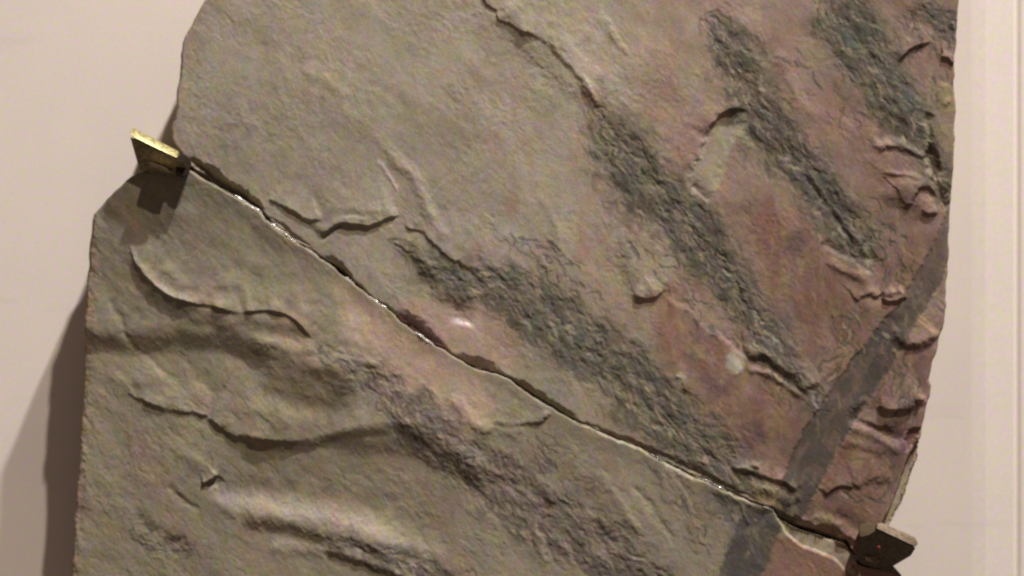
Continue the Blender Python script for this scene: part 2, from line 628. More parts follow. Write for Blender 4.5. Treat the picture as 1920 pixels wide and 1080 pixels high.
def build_slab(g, poly, root, plan, crack, bodyname='rock_body'):
    """turn the height grid into meshes: each plan entry (name, cell mask) becomes a part, the rest is the rock body"""
    ny, nx = g.U.shape
    poly_a = np.array(poly)
    ins = g.inside(poly, g.U, g.V)
    # nearest outline point, in a band
    best = np.full(g.U.shape, 400.0)
    NX, NY = g.U.copy(), g.V.copy()
    n = len(poly_a)
    for i in range(n):
        a, b = poly_a[i], poly_a[(i + 1) % n]
        sl = g.window(np.array([a, b]), 21)
        U, V = g.U[sl], g.V[sl]
        if U.size == 0:
            continue
        dx, dy = b - a
        L2 = dx * dx + dy * dy
        if L2 < 1e-9:
            continue
        t = np.clip(((U - a[0]) * dx + (V - a[1]) * dy) / L2, 0, 1)
        px, py = a[0] + t * dx, a[1] + t * dy
        d = (U - px) ** 2 + (V - py) ** 2
        m = d < best[sl]
        best[sl] = np.where(m, d, best[sl])
        NX[sl] = np.where(m, px, NX[sl])
        NY[sl] = np.where(m, py, NY[sl])
    dist = np.sqrt(best)
    # rounded, chipped arris
    r = 5.0 + 2.5 * fbm(g.U, g.V, 30, 3, 14)
    drop = np.full(g.U.shape, 5.0)
    sl, cdist, _, _ = g.dist(crack, 24, 0.0, smooth=False)
    near = 1 - sstep(8, 22, cdist)
    drop[sl] -= 3.6 * near
    r[sl] -= 2.2 * near
    dd = np.where(ins, dist, 0)
    g.H -= drop * np.clip(1 - dd / np.maximum(r, 1.5), 0, 1) ** 2
    U = np.where(ins, g.U, NX)
    V = np.where(ins, g.V, NY)
    tol = np.where((g.V < -50) | (g.V > 1120), 10.0, g.step * 1.6)
    keep_v = ins | (dist < tol)
    cell = (ins[:-1, :-1] | ins[1:, :-1] | ins[:-1, 1:] | ins[1:, 1:])
    cell &= keep_v[:-1, :-1] & keep_v[1:, :-1] & keep_v[:-1, 1:] & keep_v[1:, 1:]
    k = (D - FRONT * S) / D
    co = np.stack([(U - 960) * S * k, -(FRONT + g.H) * S, (540 - V) * S * k], -1)
    # normals of the whole sheet
    du = np.zeros_like(co)
    dv = np.zeros_like(co)
    du[:, 1:-1] = co[:, 2:] - co[:, :-2]
    dv[1:-1] = co[2:] - co[:-2]
    du[:, 0], du[:, -1], dv[0], dv[-1] = du[:, 1], du[:, -2], dv[1], dv[-2]
    nrm = np.cross(du, dv)
    ln = np.linalg.norm(nrm, axis=-1, keepdims=True)
    nrm = np.where(ln > 1e-12, nrm / np.maximum(ln, 1e-12), np.array([0, -1.0, 0]))
    if nrm[ny // 2, nx // 2, 1] > 0:
        nrm = -nrm
    idx = np.arange(ny * nx).reshape(ny, nx)
    q = np.stack([idx[:-1, :-1], idx[1:, :-1], idx[1:, 1:], idx[:-1, 1:]], -1)
    co_f, nr_f, cl_f = co.reshape(-1, 3), nrm.reshape(-1, 3), np.concatenate([g.C, np.ones(g.C.shape[:2] + (1,))], -1).reshape(-1, 4)
    left = cell.copy()
    parts = []
    for name, m, lab in plan:
        cm = left & (m[:-1, :-1] & m[1:, 1:])
        if cm.sum() < 40:
            continue
        left &= ~cm
        parts.append((name, cm, lab))
    parts.append((bodyname, left, None))
    for name, cm, lab in parts:
        quads = q[cm]
        used, inv = np.unique(quads, return_inverse=True)
        quads = inv.reshape(-1, 4)
        pc, pn, pcol = co_f[used], nr_f[used], cl_f[used]
        if name == bodyname:
            # side walls from every boundary edge of the whole slab back towards the wall
            allq = q[cell]
            e = np.concatenate([allq[:, [0, 1]], allq[:, [1, 2]], allq[:, [2, 3]], allq[:, [3, 0]]])
            key = np.sort(e, 1)
            _, first, cnt = np.unique(key[:, 0].astype(np.int64) * (ny * nx) + key[:, 1], return_index=True, return_counts=True)
            be = e[first[cnt == 1]]
            bu, binv = np.unique(be, return_inverse=True)
            binv = binv.reshape(-1, 2)
            base = len(pc)
            rows = 7
            fr = co_f[bu]
            bc = cl_f[bu].copy()
            side_c, side_v = [], []
            pu, pv = (fr[:, 0] / (S * k) + 960), (540 - fr[:, 2] / (S * k))
            for rr in range(rows):
                t = rr / (rows - 1)
                p = fr.copy()
                p[:, 1] = fr[:, 1] * (1 - t) + (-BACK * S) * t
                if rr > 0:
                    w = (2.2 * fbm(pu * 0.6 + pv, pv * 0.6 + rr * 19.0, 24, 3, rr) - 1.5 * t) * S
                    cx, cz = -0.0, 0.0
                    vx, vz = p[:, 0] - cx, p[:, 2] - cz
                    l = np.hypot(vx, vz) + 1e-6
                    p[:, 0] += vx / l * w
                    p[:, 2] += vz / l * w
                side_v.append(p)
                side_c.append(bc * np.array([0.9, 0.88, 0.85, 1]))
            nb = len(bu)
            sq = []
            for rr in range(rows - 1):
                o0, o1 = base + rr * nb, base + (rr + 1) * nb
                sq.append(np.stack([binv[:, 1] + o0, binv[:, 0] + o0, binv[:, 0] + o1, binv[:, 1] + o1], -1))
            sv = np.concatenate(side_v)
            pc = np.concatenate([pc, sv])
            pcol = np.concatenate([pcol, np.concatenate(side_c)])
            quads = np.concatenate([quads] + sq)
            sn = np.zeros((len(sv), 3))
            # outward normals from edge directions
            ed = fr[binv[:, 1]] - fr[binv[:, 0]]
            on = np.stack([-ed[:, 2], np.zeros(len(ed)), ed[:, 0]], -1)
            acc = np.zeros((nb, 3))
            np.add.at(acc, binv[:, 0], on)
            np.add.at(acc, binv[:, 1], on)
            # orient away from the slab's face centre of each edge
            acc /= np.maximum(np.linalg.norm(acc, axis=1, keepdims=True), 1e-12)
            fc = np.zeros((nb, 3))
            sn[:] = np.tile(acc, (rows, 1))
            # which way is out?  test with the polygon
            tx = pu + acc[:, 0] * 4
            ty = pv - acc[:, 2] * 4
            inn = g.inside(poly, tx, ty)
            flip = np.where(inn, -1.0, 1.0)
            sn *= np.tile(flip, rows)[:, None]
            sn = sn + 0.35 * np.stack([fbm(sv[:, 0] / S, (sv[:, 1] + sv[:, 2]) / S, 9, 3, s_) for s_ in (3, 7, 12)], -1)
            sn /= np.linalg.norm(sn, axis=1, keepdims=True)
            pn = np.concatenate([pn, sn])
            # a back sheet so the slab is solid
            bb = poly_a
        me = mesh_np(name, pc, quads, normals=pn, color=pcol)
        o = link(name, me, VARNISHED if name == 'pink_scar' else ROCK, root)
        if lab:
            o['label'] = lab
    # flat back of the slab
    me = bpy.data.meshes.new('back_face')
    kk = k
    me.from_pydata([((x - 960) * S * kk, -BACK * S, (540 - y) * S * kk) for x, y in poly], [], [tuple(range(len(poly)))])
    at = me.color_attributes.new('pigment', 'FLOAT_COLOR', 'POINT')
    at.data.foreach_set('color', np.tile(np.array([*GREY, 1.0], np.float32), len(poly)))
    o = link('back_face', me, ROCK, root)


STEP = 1.6
# ================================================================== UPPER SLAB
g = Grid(312, -424, 1812, 1046, STEP)
U, V = g.U, g.V
g.H += grain_height(g)
# --- crack-side bevels: the broken lower edge of this slab turns down into the crack
def bevel(g, pts, w, depth):
    sl, d, s, t = g.dist(pts, w + 6, 0.8)
    ww = w * (0.15 + 0.85 * np.sin(np.pi * np.clip(t, 0, 1)) ** 0.8) * (1 + 0.3 * fbm(g.U[sl], g.V[sl], 16, 3, 5))
    g.H[sl] -= depth * np.clip(1 - d / ww, 0, 1) ** 1.3 * g.taper(t, 0.35, 0.35)
bevel(g, [(342, 292), (365, 306), (400, 332), (440, 358), (475, 380), (505, 402)], 16, 24)
bevel(g, [(500, 405), (530, 425), (560, 448), (590, 468)], 6, 5)
bevel(g, [(608, 478), (630, 498), (665, 526)], 14, 12)
bevel(g, [(736, 580), (760, 600), (800, 630), (840, 652)], 22, 11)
bevel(g, [(850, 662), (880, 682), (915, 694), (945, 704)], 22, 12)
bevel(g, [(925, 696), (980, 724), (1030, 756), (1095, 792)], 13, 9)
bevel(g, [(1085, 788), (1150, 814), (1240, 854), (1330, 896), (1450, 952)], 9, 5)
bevel(g, UC[2:-2], 5, 2.5)
bevel(g, [(1440, 948), (1500, 990), (1560, 1006), (1625, 1040)], 18, 16)
# --- recessed flake under the short second crack
g.step_([(500, 372), (524, 384), (548, 396), (566, 411), (586, 414), (604, 411)], 6, 4, 40)
g.step_([(604, 411), (640, 396), (690, 404), (720, 398), (756, 404)], 3, 9, 55, e=(.2, .2))
g.ridge([(600, 450), (622, 432), (642, 420)], 4, -7, e=(.2, .1), warp=.5)
g.step_([(600, 450), (622, 432), (642, 420), (664, 423), (690, 424), (720, 413), (750, 402)], 8, 2.5, 34, e=(.1, .14), warp=.6)
g.step_([(750, 402), (758, 414), (764, 430), (790, 434), (812, 458), (836, 480), (872, 500), (900, 520)], 4, 4, 70, e=(.16, .3))
g.ridge([(640, 415), (655, 409), (680, 412), (700, 412)], 5, 2.5)
g.step_([(735, 452), (780, 492), (815, 530), (840, 560), (900, 580)], 7, 18, 60, e=(.25, .2))
# --- pale ridges on the left half
g.ridge([(690, 235), (715, 262), (742, 300), (768, 320), (786, 350), (800, 385), (822, 425), (852, 462)], 12, 3.8, e=(.3, .15))
g.ridge([(706, 298), (722, 318), (736, 338), (752, 362)], 4.5, 1.9)
g.ridge([(560, 130), (610, 150), (660, 190)], 12, 1.8)
g.ridge([(930, 425), (965, 450), (1005, 480), (1040, 520)], 9, 1.6, e=(.3, .3))
g.ridge([(1005, 360), (1030, 400), (1045, 440), (1060, 500)], 7, 1.0)
g.ridge([(1170, 400), (1210, 450), (1245, 480)], 10, 1.6)
g.ridge([(1130, 30), (1150, 70), (1175, 105)], 6, 2.6)
g.ridge([(1085, 135), (1105, 165), (1120, 192)], 6, 2.6)
g.ridge([(1450, 95), (1475, 130), (1500, 190), (1540, 230)], 12, 3)
# --- long layer edge at the top
TOPC = [(896, -40), (905, -6), (912, 8), (930, 18), (934, 34), (952, 44), (975, 58), (1000, 68), (1020, 78), (1042, 102), (1062, 122),
        (1085, 152), (1104, 186), (1112, 214)]
g.step_(TOPC[:9], 4.5, 2.0, 80, e=(0, .25), warp=.7)
g.step_(TOPC[6:], 4.0, 7, 60, e=(.3, .2))
g.step_([(925, 10), (955, 60), (1000, 100), (1040, 140), (1090, 190), (1112, 235)], 8, 26, 70, e=(.1, .3))
# --- shell-shaped hollow, tips and arcs on the right half
g.step_([(1322, 262), (1332, 238), (1348, 220), (1366, 209), (1384, 206), (1408, 210)], 8, 3, 26, e=(.3, .3), warp=.6)
g.step_([(1300, 330), (1310, 290), (1326, 254)], 4, 4, 26, e=(.3, .2))
g.lift([(1345, 225), (1375, 216), (1396, 232), (1370, 262), (1352, 300), (1346, 340), (1328, 372), (1300, 356), (1292, 322), (1308, 296), (1326, 256)], 12, -3)
g.ridge([(1296, 330), (1306, 356), (1326, 374)], 6, -2)
g.step_([(1296, 345), (1312, 366), (1330, 380)], -4, 3, 14)
g.step_([(1184, 552), (1200, 559), (1218, 561), (1236, 552), (1250, 536)], 5, 2.2, 70, e=(.15, .35), warp=.4)
g.lift([(1200, 400), (1240, 460), (1258, 500), (1254, 530), (1225, 556), (1192, 556), (1170, 500), (1168, 440)], 16, 4)
g.step_([(1240, 545), (1300, 590), (1360, 640), (1400, 672)], -4, 6, 40)
g.step_([(1684, 122), (1696, 104), (1712, 92), (1730, 85), (1752, 79)], 7, 3, 26, e=(.25, .25), warp=.5)
g.step_([(1762, 108), (1778, 110), (1790, 122)], 6, 3, 18)
# right-hand lumps
g.step_([(1640, 268), (1680, 262), (1712, 276), (1740, 306)], -6, 10, 30)
g.step_([(1645, 290), (1668, 276), (1700, 282), (1735, 300)], 6, 6, 22)
g.ridge([(1652, 322), (1690, 326), (1730, 338)], 5, 3)
g.lift([(1740, 270), (1756, 285), (1765, 318), (1758, 332), (1742, 320), (1734, 296)], 6, -9)
g.ridge([(1740, 210), (1738, 240), (1742, 270)], 9, -6)
g.lift([(1664, 350), (1700, 340), (1728, 346), (1716, 366), (1704, 386), (1672, 380), (1655, 364)], 14, 4)
g.step_([(1688, 392), (1704, 384), (1716, 366), (1728, 352), (1745, 356), (1766, 378)], 7, 5, 40, e=(.1, .3))
g.lift([(1712, 384), (1724, 372), (1745, 378), (1756, 395), (1745, 412), (1720, 402)], 12, 3.5)
g.step_([(1726, 398), (1744, 402), (1758, 396)], 4, 5, 26)
g.ridge([(1745, 330), (1765, 365), (1778, 395)], 7, -6)
g.ridge([(1770, 150), (1764, 185), (1778, 200)], 10, 4)
g.ridge([(1500, 320), (1540, 372), (1580, 430), (1625, 492)], 5.5, -2.4, e=(.1, .1), warp=.6)
g.ridge([(1512, 318), (1552, 372), (1592, 430), (1632, 488)], 6, 1.6, e=(.1, .1), warp=.6)
g.step_([(1535, 462), (1568, 474), (1600, 492), (1632, 515)], -5, 6, 28)
g.ridge([(1546, 488), (1590, 508), (1628, 530)], 8, 3.5)
g.step_([(1606, 566), (1618, 556), (1636, 552), (1650, 560)], 6, 5, 20)
g.ridge([(1652, 552), (1672, 550), (1695, 546)], 6, 5)
g.step_([(1650, 562), (1666, 566), (1690, 562), (1702, 556)], 8, 3, 18, warp=.6)
g.step_([(1610, 580), (1650, 585), (1700, 600)], 3, 14, 30)
g.ridge([(1372, 652), (1378, 680), (1390, 702)], 11, 2.4)
g.step_([(1395, 672), (1425, 668), (1460, 690), (1492, 715), (1520, 745)], 9, 8, 34)
g.ridge([(1392, 694), (1430, 700), (1470, 720), (1512, 752)], 6, 4)
g.ridge([(1265, 700), (1280, 712), (1290, 732)], 6, 3)
g.step_([(1368, 880), (1400, 884), (1440, 898), (1478, 908), (1494, 925)], 8, 4, 22, warp=.6)
g.ridge([(1385, 878), (1410, 873), (1430, 876)], 6, 4.5)
g.ridge([(1400, 915), (1440, 918), (1470, 930), (1492, 946)], 12, 6)
g.ridge([(1476, 905), (1492, 920), (1499, 945)], 6, 4)
# lower right lobes
g.step_([(1668, 632), (1700, 650), (1735, 648), (1762, 626)], 10, 9, 34)
g.step_([(1640, 762), (1670, 772), (1700, 768), (1738, 745)], 12, 9, 38)
g.ridge([(1600, 770), (1615, 757), (1630, 752)], 8, 4)
g.step_([(1586, 795), (1620, 800), (1660, 820), (1690, 838)], -9, 9, 34)
g.step_([(1600, 790), (1640, 798), (1680, 806)], 6, 8, 22)
g.ridge([(1580, 812), (1610, 806), (1650, 826), (1695, 854)], 10, 4)
g.step_([(1545, 930), (1560, 918), (1580, 912), (1602, 916)], 7, 3, 24, warp=.6)
g.step_([(1600, 916), (1640, 902), (1672, 900)], 5, 9, 40)
g.step_([(1575, 835), (1620, 842), (1660, 856)], 4, 10, 20)
g.ridge([(1560, 960), (1600, 985), (1620, 1000)], 14, -4)
g.ridge([(1520, 965), (1550, 975), (1580, 990)], 8, 4)
g.lift([(1706, 806), (1727, 806), (1716, 830), (1700, 846), (1695, 825)], 4, -7)
g.lift([(1714, 836), (1729, 822), (1723, 850), (1708, 900), (1691, 945), (1668, 988), (1650, 992), (1676, 938), (1692, 890), (1704, 856)], 3.0, -16, warp=.5)
g.ridge([(1250, 590), (1380, 760), (1420, 850)], 60, 3)
g.ridge([(1640, 470), (1600, 560), (1560, 660)], 40, -3)
g.step_([(838, 594), (856, 600), (874, 606), (892, 616)], -6.5, 8, 28, e=(.35, .35), warp=.4)
# stem: a smooth, slightly sunken strap
STEM_LINE = [(1800, 395), (1768, 468), (1728, 545), (1672, 630), (1612, 715), (1556, 800), (1512, 880), (1482, 950), (1470, 990)]
sl, d, s, t = g.dist(STEM_LINE, 60, .9)
half = np.interp(t, [0, .25, .5, .75, 1], [20, 24, 34, 38, 28])
inst = (1 - sstep(half - 4, half + 4, d))
low = np.zeros_like(g.H)
low[sl] = inst
g.m['stem'] = low.copy()
g.H -= 2.6 * low
g.H *= 1 - 0.18 * low

# --- pigment masks
FR = {
    'a': ([(1112, 205), (1150, 262), (1200, 345), (1280, 412), (1345, 498), (1410, 585), (1450, 650), (1500, 700)], [28, 62, 62, 60, 46, 38, 42, 26]),
    'b': ([(742, 455), (800, 500), (900, 530), (1000, 570), (1090, 640), (1180, 708), (1250, 785), (1340, 850), (1440, 920)], [16, 28, 46, 62, 58, 60, 62, 52, 26]),
    'c': ([(1330, 30), (1380, 110), (1418, 195), (1470, 280), (1535, 350), (1585, 425), (1640, 500)], [28, 46, 48, 50, 42, 40, 22]),
    'd': ([(1550, -20), (1600, 70), (1650, 150), (1695, 215), (1730, 270), (1765, 330), (1782, 385)], [44, 62, 56, 50, 38, 26, 18]),
    'e': ([(1720, 10), (1760, 40), (1800, 60)], [22, 26, 26]),
    'f': ([(1395, 668), (1450, 678), (1500, 720), (1545, 760)], [8, 16, 16, 18]),
}
ft = frond_texture(g)
fr_all = np.zeros_like(g.H)
fr_each = {}
for k_, (pts, ws) in FR.items():
    g.paint('fr_' + k_, pts, ws, 30, e=(.10, .06), warp=3.2)
    m = g.m['fr_' + k_]
    fr_each[k_] = m
    fr_all = np.maximum(fr_all, m)
for i_, (k_, n_) in enumerate((('a', 620), ('b', 760), ('c', 560), ('d', 420), ('e', 60), ('f', 60))):
    flecks(g, FR[k_][0], [w_ * 0.92 for w_ in FR[k_][1]], n_, 40 + i_)
# stray sprigs running off the fronds
for i_, (ln_, n_) in enumerate((([(960, 440), (1030, 500), (1100, 580)], 60), ([(1190, 450), (1290, 560), (1380, 640)], 60), ([(1460, 80), (1540, 160), (1600, 240)], 26),
                                ([(1560, 560), (1600, 640), (1560, 720)], 60), ([(1640, 620), (1700, 700), (1680, 790)], 70), ([(1620, 400), (1680, 470), (1700, 560)], 70), ([(1700, 20), (1740, 90), (1770, 190)], 60),
                                ([(1380, 560), (1430, 660), (1500, 760)], 70), ([(1240, 800), (1330, 850), (1400, 880)], 70), ([(1560, 900), (1640, 930), (1680, 900)], 40))):
    flecks(g, ln_, [40, 46, 40], n_, 70 + i_, wd=(1.2, 2.8), reach=1.3)
streaks(g, (340, 0, 1250, 800), 330, 5, 'sl')
streaks(g, (340, 0, 1250, 800), 260, 6, 'sd', ln=(8, 40), dh=-0.3)
streaks(g, (1100, 0, 1780, 1000), 320, 7, 'so', ang=84, spread=8, ln=(18, 80), wd=(1.5, 4.5), dh=0.0)
streaks(g, (1100, 0, 1780, 1000), 200, 8, 'sd', ang=80, spread=25, ln=(6, 30), dh=-0.4)
for pts_, w_, v_ in (([(1340, 120), (1400, 205), (1450, 290), (1520, 350)], 2.2, .7), ([(1118, 205), (1150, 300), (1230, 380), (1330, 480), (1400, 580)], 2.6, .8),
                     ([(1620, 120), (1690, 220), (1745, 330)], 2.4, .7), ([(830, 485), (940, 560), (1040, 640), (1160, 710)], 2.4, .6)):
    g.paint('fd', pts_, w_, 2.5, v_)
dark = np.clip(fr_all * 1.15 - (1 - ft) * 0.80, 0, 1) * 0.85
dark = np.maximum(dark, g.mask('fd'))
g.H += fr_all * (1.3 * fbm(g.WU, g.WV, 18, 3, 13, ang=52, stretch=1.7) + 0.22 * fbm(g.WU, g.WV, 7, 2, 16, ang=60, stretch=2.6) + 0.9 * (ft - .5))

# pinkness grows to the right and down
pk = sstep(-120, 160, (U - 1180) * 0.9 + (V - 420) * 0.06 + 25 + 70 * fbm(U, V, 120, 3, 4))
pk *= 0.45 + 0.55 * sstep(950, 1500, U + 0.5 * V)
g.fill('rose', [(1240, 545), (1300, 585), (1370, 650), (1400, 690), (1470, 700), (1530, 770), (1500, 850), (1470, 905), (1400, 870), (1330, 800), (1270, 730), (1225, 640)], 14)
g.fill('rose', [(1350, 380), (1480, 350), (1560, 440), (1640, 530), (1640, 600), (1560, 720), (1480, 640), (1420, 520)], 26)
g.fill('rose', [(1560, 860), (1600, 800), (1660, 790), (1720, 800), (1700, 860), (1650, 985), (1600, 1000), (1500, 960)], 10)
g.fill('rose', [(1640, 700), (1690, 640), (1750, 660), (1740, 720), (1640, 770), (1610, 760)], 12, .8)
g.fill('rose', [(1640, 500), (1700, 440), (1770, 440), (1730, 520), (1680, 560), (1640, 550)], 16, .75)
g.fill('rose', [(1620, 330), (1700, 300), (1760, 380), (1700, 440), (1600, 420)], 18, .5)
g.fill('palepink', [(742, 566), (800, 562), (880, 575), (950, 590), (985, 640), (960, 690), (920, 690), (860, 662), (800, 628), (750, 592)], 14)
g.paint('maroon', [(742, 586), (775, 612), (815, 640), (845, 656)], [5, 11, 9, 4], 4, .9, e=(.05, .1), warp=.5)
g.paint('yellow', [(1778, 152), (1778, 185), (1774, 212)], [12, 26, 24], 8)
g.paint('yellow', [(1765, 230), (1775, 270), (1768, 300)], [12, 16, 12], 10, .55)
g.paint('yellow', [(1380, 878), (1432, 874)], 8, 5, .8)
g.paint('yellow', [(1400, 915), (1450, 925), (1490, 945)], 18, 10, .75)
g.paint('yellow', [(1520, 968), (1560, 980)], 9, 6, .7)
g.fill('flake', [(1330, 244), (1350, 224), (1376, 214), (1408, 214), (1440, 232), (1452, 262), (1420, 284), (1380, 262), (1366, 290), (1356, 330), (1346, 352), (1330, 378), (1304, 362), (1290, 330), (1302, 300), (1318, 268)], 3.5, warp=.8)
g.fill('flake', [(1150, 430), (1190, 440), (1238, 470), (1256, 498), (1254, 524), (1226, 552), (1192, 556), (1150, 540), (1120, 480)], 6, .7, warp=1.5)
g.fill('olive2', [(1345, 228), (1372, 224), (1385, 236), (1362, 268), (1352, 300), (1346, 340), (1328, 376), (1300, 358), (1292, 322), (1308, 296), (1326, 256)], 7)
g.fill('olive2', [(1180, 470), (1230, 470), (1256, 500), (1252, 528), (1222, 552), (1190, 552)], 10, .8)
g.fill('palelayer', [(925, -60), (938, 12), (990, 50), (1030, 70), (1100, 40), (1130, -60)], 26, .8)
g.paint('chalk_highlight', [(706, 298), (722, 318), (736, 338), (752, 362)], 3.2, 2.4, .55)  # pale chalky lines on the ridges, partly painted highlight
g.paint('chalk_highlight', [(690, 235), (742, 300), (772, 322), (800, 392), (850, 465)], 5, 6, .30)
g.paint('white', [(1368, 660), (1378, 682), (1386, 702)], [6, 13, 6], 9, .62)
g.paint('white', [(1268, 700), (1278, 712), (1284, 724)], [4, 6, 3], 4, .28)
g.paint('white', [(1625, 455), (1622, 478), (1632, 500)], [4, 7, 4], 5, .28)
g.fill('pale', [(1716, 842), (1730, 822), (1724, 850), (1709, 900), (1692, 945), (1669, 990), (1648, 994), (1678, 940), (1694, 894), (1706, 862)], 3, .55, warp=.5)
for pts, w, v in (([(1500, 320), (1540, 372), (1580, 430), (1625, 492)], 5, .55), ([(1180, 235), (1250, 330), (1330, 420), (1420, 560)], 5, .35),
                  ([(1240, 545), (1300, 590), (1360, 645)], 4, .25), ([(1530, 455), (1570, 472), (1610, 500)], 6, .5)):
    g.paint('dk', pts, w, 4, v)
g.paint('tealspot', [(1345, 38), (1352, 60)], 12, 12, .8)
g.paint('tealspot', [(1580, 60), (1600, 90)], 20, 14, .6)
g.paint('tealspot', [(1700, 170), (1720, 210)], 22, 14, .6)

base = np.ones(U.shape + (3,)) * TAN
base = mixc(base, GREY, sstep(900, 350, U + 0.3 * V + 80 * fbm(U, V, 150, 3, 6)) * 0.8)
base = mixc(base, OLIVE, np.clip(0.5 + 0.8 * fbm(U, V, 45, 4, 8, ang=55, stretch=1.8), 0, 1) * 0.5)
base *= (1 - 0.15 * sstep(150, 260, V + 30 * fbm(U, V, 80, 2, 3)) * sstep(980, 760, U))[..., None]  # light falloff put into the pigment: left side darker below its top
base = mixc(base, PINK, pk * (0.75 + 0.35 * fbm(U, V, 60, 4, 10, ang=80, stretch=2)))
base = mixc(base, PINK, np.clip(fbm(U, V, 40, 4, 17, ang=85, stretch=2.2) - 0.15, 0, 1) * 0.8 * sstep(800, 1050, U + 0.3 * V))
base = mixc(base, OLIVE * 0.85, 0.6 * sstep(520, 720, V + 0.25 * (U - 1000)) * sstep(1320, 1120, U))
base = mixc(base, ROSE, g.mask('rose') * np.clip(0.78 + 0.5 * fbm(g.WU, g.WV, 20, 4, 12, ang=84, stretch=2.2), 0, 1))
base = mixc(base, col(0.265, 0.175, 0.095), g.m['rose'] * 0.75 * np.clip(fbm(g.WU, g.WV, 17, 3, 15, ang=86, stretch=3.0) * 1.2, 0, 1))
base = mixc(base, col(0.150, 0.092, 0.088), g.m['rose'] * 0.7 * np.clip(fbm(g.WU, g.WV, 34, 3, 21, ang=60, stretch=1.6) * 1.2, 0, 1))
base = mixc(base, OLIVE * (1.08, 1.12, 1.12), g.mask('flake') * 0.95 * (1 - 0.5 * np.clip(dark, 0, 1)))
base = mixc(base, PINK, 0.6 * g.mask('flake') * np.clip(fbm(U, V, 26, 3, 18) - .1, 0, 1))
g.paint('rust', [(392, 0), (372, 40), (352, 90), (344, 150)], 26, 26, .5, e=(0, .3))
base = mixc(base, col(0.27, 0.185, 0.135), g.mask('rust'))
base = mixc(base, PALE * 0.78, g.mask('palelayer') * 0.55)
g.paint('sheen', [(815, 590), (866, 605), (930, 630)], [14, 26, 16], 24, .55, e=(.3, .3))  # gloss sheen painted into the colour of the pink patch
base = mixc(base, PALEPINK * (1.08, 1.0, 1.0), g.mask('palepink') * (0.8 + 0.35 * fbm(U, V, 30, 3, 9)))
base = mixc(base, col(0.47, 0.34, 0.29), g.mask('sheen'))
base = mixc(base, col(0.13, 0.05, 0.045), g.mask('maroon'))
base = mixc(base, YELLOW, g.mask('yellow') * 0.7)
base = mixc(base, CHALK_HIGHLIGHT, g.mask('chalk_highlight'))
# a deeper, mauve tone low on the right
base *= (1 - 0.20 * sstep(1350, 1750, U + 0.15 * V))[..., None] * np.array([1, 1, 1.03])
tone = mixc(np.ones(U.shape + (3,)) * DARK, DARKG, sstep(-.1, .5, fbm(U, V, 22, 3, 19)))
halo = np.zeros_like(g.H)
g.m['halo'] = halo
for k_, (pts, ws) in FR.items():
    g.paint('halo', pts, [w_ * 1.15 for w_ in ws], 44, e=(.12, .1), warp=4)
base = mixc(base, col(0.215, 0.165, 0.100), g.m['halo'] * np.clip(0.45 + 0.6 * fbm(U, V, 24, 3, 2, ang=60, stretch=2), 0, 1))
base = mixc(base, col(0.165, 0.130, 0.096), fr_all * 0.66)
base = mixc(base, tone, dark * 0.84)
base = mixc(base, col(0.055, 0.085, 0.062), g.mask('tealspot') * ft * 0.8)
base = mixc(base, DARK, g.mask('dk') * 0.8)
stem_m = g.m['stem'] * np.clip(0.90 + 0.35 * fbm(g.WU, g.WV, 15, 4, 20, ang=118, stretch=2.4), 0, 1) * (1 - 0.35 * sstep(640, 430, V))
base = mixc(base, STEM * (0.83, 0.80, 0.74), stem_m * 0.93)
base = mixc(base, PALE * 0.85, g.mask('pale'))
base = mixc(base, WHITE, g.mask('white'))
base = mixc(base, np.clip(base * 1.5, 0, .6), g.mask('sl') * 0.6)
base = mixc(base, base * 0.45, g.mask('sd') * 0.8)
base = mixc(base, col(0.33, 0.235, 0.125), g.mask('so') * 0.8 * (1 - dark))
base = mixc(base, col(0.36, 0.285, 0.19), g.mask('fl') * 0.55)
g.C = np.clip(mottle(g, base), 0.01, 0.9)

upper = empty('fossil_slab', P(960, 300, BACK))
tag(upper, 'upper half of the broken stone slab, feathery fossil fronds above the diagonal crack', 'fossil slab',
    'two halves of the broken fossil slab', 'thing')
jig = 0.5 + 0.12 * fbm(U, V, 10, 3, 15)
plan = [('broken_rim', g.m['pale'] > 0.3, 'pale stepped edge at the lower right'),
        ('fossil_stem', g.m['stem'] > 0.5, 'smooth grey fossil stem'),
        ]
owner = {}
names = list(fr_each)
stack = np.stack([fr_each[k_] for k_ in names])
win = stack.argmax(0)
for i, k_ in enumerate(names):
    plan.append(('fossil_frond', (stack[i] > jig) & (win == i), None))
plan.append(('pink_scar', g.m['palepink'] > 0.5, 'pale pink chipped patch beside the crack'))
build_slab(g, up_poly, upper, plan, UC)

# ================================================================== LOWER SLAB
g = Grid(118, 296, 1710, 1212, STEP)
U, V = g.U, g.V
g.H += grain_height(g)
left_rough = sstep(760, 300, U)
g.H += left_rough * (0.7 * fbm(U, V, 26, 4, 18, ang=42, stretch=2.2))
# the folds are worn smooth
g.paint('smooth', [(150, 640), (300, 640), (440, 640), (520, 690), (640, 720)], 42, 24, e=(0, .1))
g.paint('smooth', [(420, 830), (560, 850), (700, 830), (820, 850)], 34, 20)
g.H *= 1 - 0.6 * g.m['smooth']
# chipped bright rim along the crack
bevel(g, LC[1:14], 3.5, 3)
bevel(g, LC[33:48], 6, 4)
g.ridge(LC, 22, 3.0, e=(0, 0), warp=.4)
